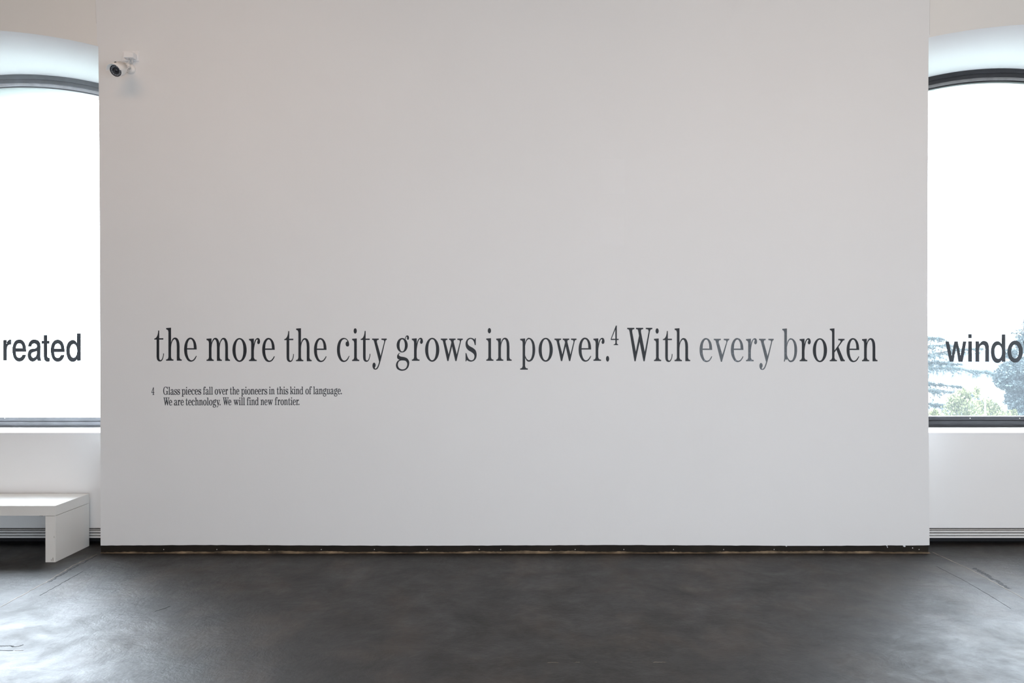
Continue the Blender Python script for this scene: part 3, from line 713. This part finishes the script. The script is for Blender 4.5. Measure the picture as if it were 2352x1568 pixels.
# sun shield over the body
bm = bmesh.new()
lathe(bm, rear, ax, [(0.035, rb + 0.003), (Lb + 0.030, rb + 0.007), (Lb + 0.030, rb + 0.010), (0.035, rb + 0.006), (0.035, rb + 0.003)], 36, R(-82), R(82))
bmobj('sun_shield', bm, M_camw, cc, True)
bm = bmesh.new(); u_ = (Vector((0, 0, 1)) - ax * ax.z).normalized()
lathe(bm, rear + ax * (Lb - 0.028) + u_ * (rb + 0.006), u_, [(0, 0.008), (0.006, 0.0075), (0.007, 0.004), (0.007, 0)], 16)
bmobj('shield_screw', bm, M_black, cc)
# face: dark ring, infrared diodes, lens
bm = bmesh.new(); lathe(bm, front - ax * 0.006, ax, [(0, rb - 0.002), (0.0052, rb - 0.003), (0.0052, rb - 0.007), (0.003, rb - 0.008)], 44)
bmobj('front_bezel', bm, M_black, cc, True)
bm = bmesh.new(); lathe(bm, front - ax * 0.006, ax, [(0.002, rb - 0.007), (0.002, 0)], 40)
bmobj('infrared_plate', bm, M_ring, cc)
side_ = ax.cross(u_)
for i in range(14):
    a = 2 * math.pi * i / 14
    c_ = front - ax * 0.004 + (u_ * math.cos(a) + side_ * math.sin(a)) * 0.031
    bm = bmesh.new(); lathe(bm, c_, ax, [(0, 0.0042), (0.0015, 0.0038), (0.0024, 0.002), (0.0026, 0)], 10)
    bmobj('diode', bm, M_led, cc, True)
bm = bmesh.new(); lathe(bm, front - ax * 0.004, ax, [(0, 0.0225), (0.006, 0.0220), (0.0065, 0.020), (0.0030, 0.017), (0.0025, 0.010)], 36)
bmobj('lens_barrel', bm, M_black, cc, True)
bm = bmesh.new(); lathe(bm, front - ax * 0.002, ax, [(0, 0.0142), (0.0025, 0.010), (0.0036, 0.005), (0.004, 0)], 32)
bmobj('lens', bm, M_lens, cc, True)

# junction box and plate above it
jb = empty('junction_box', (cp(300, 129).x, 0, cp(300, 129).z))
tag(jb, 'small white plastic cable box on a square plate just above the camera', 'junction box')
q0, q1 = cp(281.5, 141), cp(319.5, 117.5)
box('back_plate', q0.x, q1.x, -0.006, 0, q0.z, q1.z, M_camplate, jb, 0.0015)
q0, q1 = cp(282.5, 131.8, DW - 0.06), cp(305.5, 118.5, DW - 0.06)
box('cable_box', q0.x, q1.x, -0.060, -0.006, q0.z, q1.z, M_camplate, jb, 0.006)
bm = bmesh.new(); a_ = cp(297, 132, DW - 0.03)
a_.z = q0.z - 0.001
tube(bm, [a_, a_ + Vector((0.002, -0.006, -0.02)), a_ + Vector((0.0, -0.014, -0.035)), rear + Vector((0.0, 0.0, 0.0)) + ax * 0.006], 0.0035, 8)
bmobj('cable', bm, M_cable, cc, True)
bm = bmesh.new(); a_ = cp(303, 131, DW - 0.03); a_.z = q0.z - 0.001; tube(bm, [a_, a_ + Vector((0.001, 0.008, -0.018)), Vector((rc.x + 0.006, -0.012, rc.z + 0.030))], 0.005, 8)
bmobj('cable', bm, M_cable, cc, True)

# ------------------------------------------------------------ outdoors
M_ground = mat('grass_ground', (0.07, 0.085, 0.06), 0.95, noise=(0.3, 0.2))
st(box('ground', -60, 90, 1.3, 70, -7.4, -7.0, M_ground), 'grassy ground far below the windows')
st(box('wall_outside', XL, XR, 0.3, YE, -7.0, -0.2, M_render), 'outer wall of the storey below')

M_cedar = mat('cedar_needles', (0.021, 0.036, 0.037), 0.8, noise=(0.8, 0.3))
M_bark = mat('cedar_bark', (0.03, 0.027, 0.025), 0.9)
M_pine = mat('pine_needles', (0.016, 0.028, 0.030), 0.8, noise=(0.5, 0.35))
M_yel = mat('yellow_green_leaves', (0.082, 0.088, 0.032), 0.7, noise=(1.2, 0.35))
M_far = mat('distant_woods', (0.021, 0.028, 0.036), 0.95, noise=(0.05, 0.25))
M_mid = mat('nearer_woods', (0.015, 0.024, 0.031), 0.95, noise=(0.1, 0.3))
M_lampw = mat('lamp_post_white', (0.9, 0.9, 0.9), 0.4)

rnd = random.Random(3)
def rv(): 
    while True:
        v = Vector((rnd.uniform(-1, 1), rnd.uniform(-1, 1), rnd.uniform(-1, 1)))
        if 0.05 < v.length < 1: return v

# cedar: trunk hidden by the central wall, flat drooping boughs reach into view
DT = 34.0; tp = at(2062, 784, DT); sct = DT / F
cedar = empty('cedar_tree', (tp.x, tp.y, -7.0))
tag(cedar, 'blue-green cedar with drooping layered branches, at the left edge of the right window', 'tree')
bm = bmesh.new(); tube(bm, [(tp.x, tp.y, z) for z in (-7.1, -4, -1, 1, 2.4, 3.2)], [0.35, 0.28, 0.2, 0.12, 0.06, 0.02], 10)
bmobj('trunk', bm, M_bark, cedar)
def needles(vs, fs, p, d, ln, cnt, wd=0.010):
    for _ in range(cnt):
        dd = (d + rv() * 0.9).normalized() * ln * rnd.uniform(0.6, 1.2)
        sd = dd.cross(rv()).normalized() * wd
        q = p + rv() * 0.03; b0 = len(vs)
        vs.extend([q - sd, q + sd, q + dd]); fs.append((b0, b0 + 1, b0 + 2))
def bough(z, ang, length, rise, droop, dens=1.0):
    vs, fs = [], []
    d0 = Vector((math.cos(ang), math.sin(ang), 0)); sd = Vector((-d0.y, d0.x, 0))
    pts = []
    N = 26
    for i in range(N + 1):
        t_ = i / N
        pts.append(Vector((tp.x, tp.y, z)) + d0 * length * t_ + Vector((0, 0, rise * math.sin(t_ * 1.9) - droop * t_ ** 2.2)) + sd * 0.12 * math.sin(t_ * 5 + z * 3))
    bmx = bmesh.new(); tube(bmx, pts, [0.045 * (1 - i / N) + 0.006 for i in range(N + 1)], 5)
    for i in range(3, N + 1):
        p = pts[i]; t_ = i / N
        for s_ in (-1, 1):
            if rnd.random() > 0.8: continue
            tl_ = (0.95 * (1 - t_) + 0.22) * rnd.uniform(0.25, 1.35)
            p = pts[i - 1].lerp(pts[i], rnd.random())
            dr = (sd * s_ * rnd.uniform(0.4, 0.9) + d0 * 0.75 + Vector((0, 0, rnd.uniform(-0.28, 0.22)))).normalized()
            tp_ = [p]
            for q in range(1, 8):
                tp_.append(p + dr * tl_ * q / 7 + Vector((0, 0, -0.16 * tl_ * (q / 7) ** 2 - rnd.uniform(0, 0.012))))
            tube(bmx, tp_, 0.008, 3)
            for q in tp_[1:]:
                if rnd.random() < 0.86 * dens:
                    needles(vs, fs, q, Vector((0, 0, 0.25)) + dr * 0.3, 0.15, 11)
            if rnd.random() < 0.3:     # hanging tassel
                e_ = tp_[-1]; needles(vs, fs, e_, Vector((0, 0, -1.0)), 0.2, 10)
                needles(vs, fs, e_ + Vector((0, 0, -0.1)), Vector((0, 0, -1.0)), 0.2, 8)
    b_ = bmobj('bough', bmx, M_bark, cedar)
    me = bpy.data.meshes.new('foliage'); me.from_pydata([tuple(v) for v in vs], [], fs); me.update(); me.materials.append(M_cedar)
    f_ = bpy.data.objects.new('foliage', me); COL.objects.link(f_); f_.parent = b_; f_['kind'] = 'stuff'
def zpx(y): return EYE + (784 - y) * sct
for (y, reach, ang, rise, droop) in ((792, 2150, -10, 0.35, 0.05), (806, 2166, -22, 0.3, 0.05), (832, 2228, -14, 0.55, -0.10), (836, 2214, 8, 0.10, 0.12),
                                     (848, 2226, -26, 0.20, 0.35), (884, 2208, 4, 0.12, 0.25), (896, 2190, -32, 0.10, 0.3), (926, 2200, -8, 0.06, 0.35), (950, 2190, 14, 0.02, 0.4),
                                     (960, 2210, -24, 0.02, 0.5)):
    bough(zpx(y), R(ang), (reach - 2062) * sct / math.cos(R(ang)), rise, droop)
for i in range(9):
    bough(2.2 - i * 0.55, R(60 + i * 67 % 240), 1.2 + i * 0.3, 0.1, 0.2, 0.7)

def crown(name, blobs, size, per, m, parent, up=0.0, spike=0.0):
    vs, fs = [], []
    for (c, r, n_) in blobs:
        for _ in range(int(n_ * per)):
            v = rv().normalized()
            lump = 1 + 0.22 * math.sin(v.x * 7 + c.x) * math.sin(v.z * 8 + c.z) * math.sin(v.y * 6)
            rr = (rnd.random() ** 0.35) * lump
            q = c + Vector((v.x * r[0], v.y * r[1], v.z * r[2])) * rr
            d = (rv() + Vector((0, 0, up)) + v * 0.7).normalized() * size * rnd.uniform(0.5, 1.3)
            s_ = d.cross(rv()).normalized() * size * rnd.uniform(0.18, 0.4)
            b0 = len(vs); vs.extend([q - d * 0.5, q + s_, q + d * 0.6, q - s_]); fs.append((b0, b0 + 1, b0 + 2, b0 + 3))
    me = bpy.data.meshes.new(name); me.from_pydata([tuple(v) for v in vs], [], fs); me.update(); me.materials.append(m)
    o = bpy.data.objects.new(name, me); COL.objects.link(o); o.parent = parent; o['kind'] = 'stuff'
    o.matrix_parent_inverse = Matrix.Translation(-Vector(parent.location))
    return o

# pine on the right
DP = 40.0; scp = DP / F
pt = at(2392, 784, DP); pine = empty('pine_tree', (pt.x, pt.y, -7.0))
tag(pine, 'dark blue-green pine behind the letters, at the right edge of the photo', 'tree')
bm = bmesh.new(); tube(bm, [(pt.x, pt.y, z) for z in (-7.1, -3, 0, 2, 3.5)], [0.3, 0.25, 0.18, 0.1, 0.03], 10)
bmobj('trunk', bm, M_bark, pine)
def bl(px, py, rx, ry, n_, D):
    s_ = D / F; p = at(px, py, D); return (p + Vector((0, rnd.uniform(-.4, .4), 0)), (rx * s_, rx * s_, ry * s_), n_)
crown('foliage', [bl(2374, 742, 26, 24, 1.0, DP), bl(2390, 700, 24, 26, .9, DP), bl(2368, 790, 26, 26, 1, DP), bl(2322, 812, 13, 11, .35, DP), bl(2338, 850, 42, 24, 2.2, DP), bl(2300, 862, 24, 15, 1, DP),
                  bl(2318, 880, 34, 16, 1.6, DP), bl(2356, 890, 40, 30, 2.2, DP), bl(2340, 918, 30, 24, 1.8, DP), bl(2352, 952, 34, 18, 1.6, DP), bl(2420, 860, 80, 60, 4, DP), bl(2400, 930, 70, 50, 3, DP), bl(2400, 780, 50, 40, 2, DP)],
      0.17, 1500, M_pine, pine)

# yellow-green young trees below
DY = 22.0
for k_, (px, blobs, lab) in enumerate((
        (2205, [(2205, 950, 42, 38, 1.8), (2190, 922, 18, 20, .6), (2222, 914, 14, 22, .6), (2232, 900, 7, 14, .25), (2205, 908, 9, 12, .25)], 'yellow-green young tree just left of the white street lamp'),
        (2272, [(2268, 955, 34, 24, 1.3), (2268, 930, 12, 16, .4), (2285, 938, 16, 16, .5), (2250, 930, 9, 14, .3)], 'yellow-green young tree in front of the white street lamp'),
        (2312, [(2308, 962, 24, 22, .9), (2298, 942, 8, 14, .2), (2318, 948, 7, 10, .2)], 'small yellowish bush top right of the white street lamp'),
        (2145, [(2148, 962, 26, 20, .8), (2136, 950, 10, 14, .3)], 'pale bush top under the cedar in the lower left corner of the right window'))):
    D_ = (22.0, 24.5, 27.0, 19.0)[k_]; p = at(px, 784, D_); r_ = empty('young_tree', (p.x, p.y, -7.0)); tag(r_, lab, 'tree', 'yellow-green trees below the right window')
    low = at(px, 965, D_).z
    bm = bmesh.new(); tube(bm, [(p.x, p.y, -7.1), (p.x + .05, p.y, -5), (p.x, p.y, low)], [0.09, 0.07, 0.03], 8); bmobj('trunk', bm, M_bark, r_)
    crown('foliage', [bl(a, b_, c, d, n_, D_) for a, b_, c, d, n_ in blobs] + [(Vector((p.x, p.y, low - 1.2)), (1.0, 1.0, 1.3), 2)], 0.085, 800, M_yel, r_, up=0.8)

# street lamp
DS = 20.0; a_ = at(2263, 893, DS); lp = empty('street_lamp', (a_.x, a_.y, -7.0))
tag(lp, 'thin white street lamp rising between the trees outside the right window', 'lamp')
bm = bmesh.new(); tube(bm, [(a_.x, a_.y, -7.0), (a_.x, a_.y, -3), (a_.x, a_.y, a_.z - .05)], [0.05, 0.03, 0.016], 10)
bmobj('pole', bm, M_lampw, lp)
bm = bmesh.new(); tube(bm, [(a_.x, a_.y, a_.z - .22), (a_.x - .005, a_.y, a_.z + .0), (a_.x + .05, a_.y - .01, a_.z + .05), (a_.x + 0.10, a_.y - .02, a_.z + .07)], [0.022, 0.034, 0.028, 0.014], 10)
bmobj('lamp_head', bm, M_lampw, lp, True)

# wooded slopes, the haze put into their bluish colour
def ridge(name, D, pts, m, label, depth=40, nn=160, amp=3.0):
    xs = [pts[0][0] + (pts[-1][0] - pts[0][0]) * i / nn for i in range(nn + 1)]
    bm = bmesh.new(); prev = None; s_ = D / F
    for x_ in xs:
        for (a, b_), (c, d) in zip(pts, pts[1:]):
            if a <= x_ <= c: y = b_ + (d - b_) * (x_ - a) / (c - a)
        y += rnd.uniform(-amp, amp) + amp * 1.2 * math.sin(x_ * 0.11)
        p = at(x_, y, D)
        row = [bm.verts.new((p.x, p.y - depth * .5, -12)), bm.verts.new((p.x, p.y - depth * .2, (p.z - 12) * .5)), bm.verts.new(p), bm.verts.new((p.x, p.y + depth * .5, -12))]
        if prev:
            for j in range(3): bm.faces.new((prev[j], prev[j + 1], row[j + 1], row[j]))
        prev = row
    o = bmobj(name, bm, m, None, True); st(o, label); return o
ridge('hill', 260, [(2020, 800), (2200, 818), (2240, 808), (2300, 802), (2400, 790), (2700, 780), (3300, 800)], M_far, 'pale wooded hill in the haze', amp=2.0)
ridge('hill', 120, [(2210, 965), (2250, 905), (2285, 893), (2330, 900), (2450, 880), (3000, 880)], M_mid, 'lower wooded slope behind the street lamp', amp=4.0)
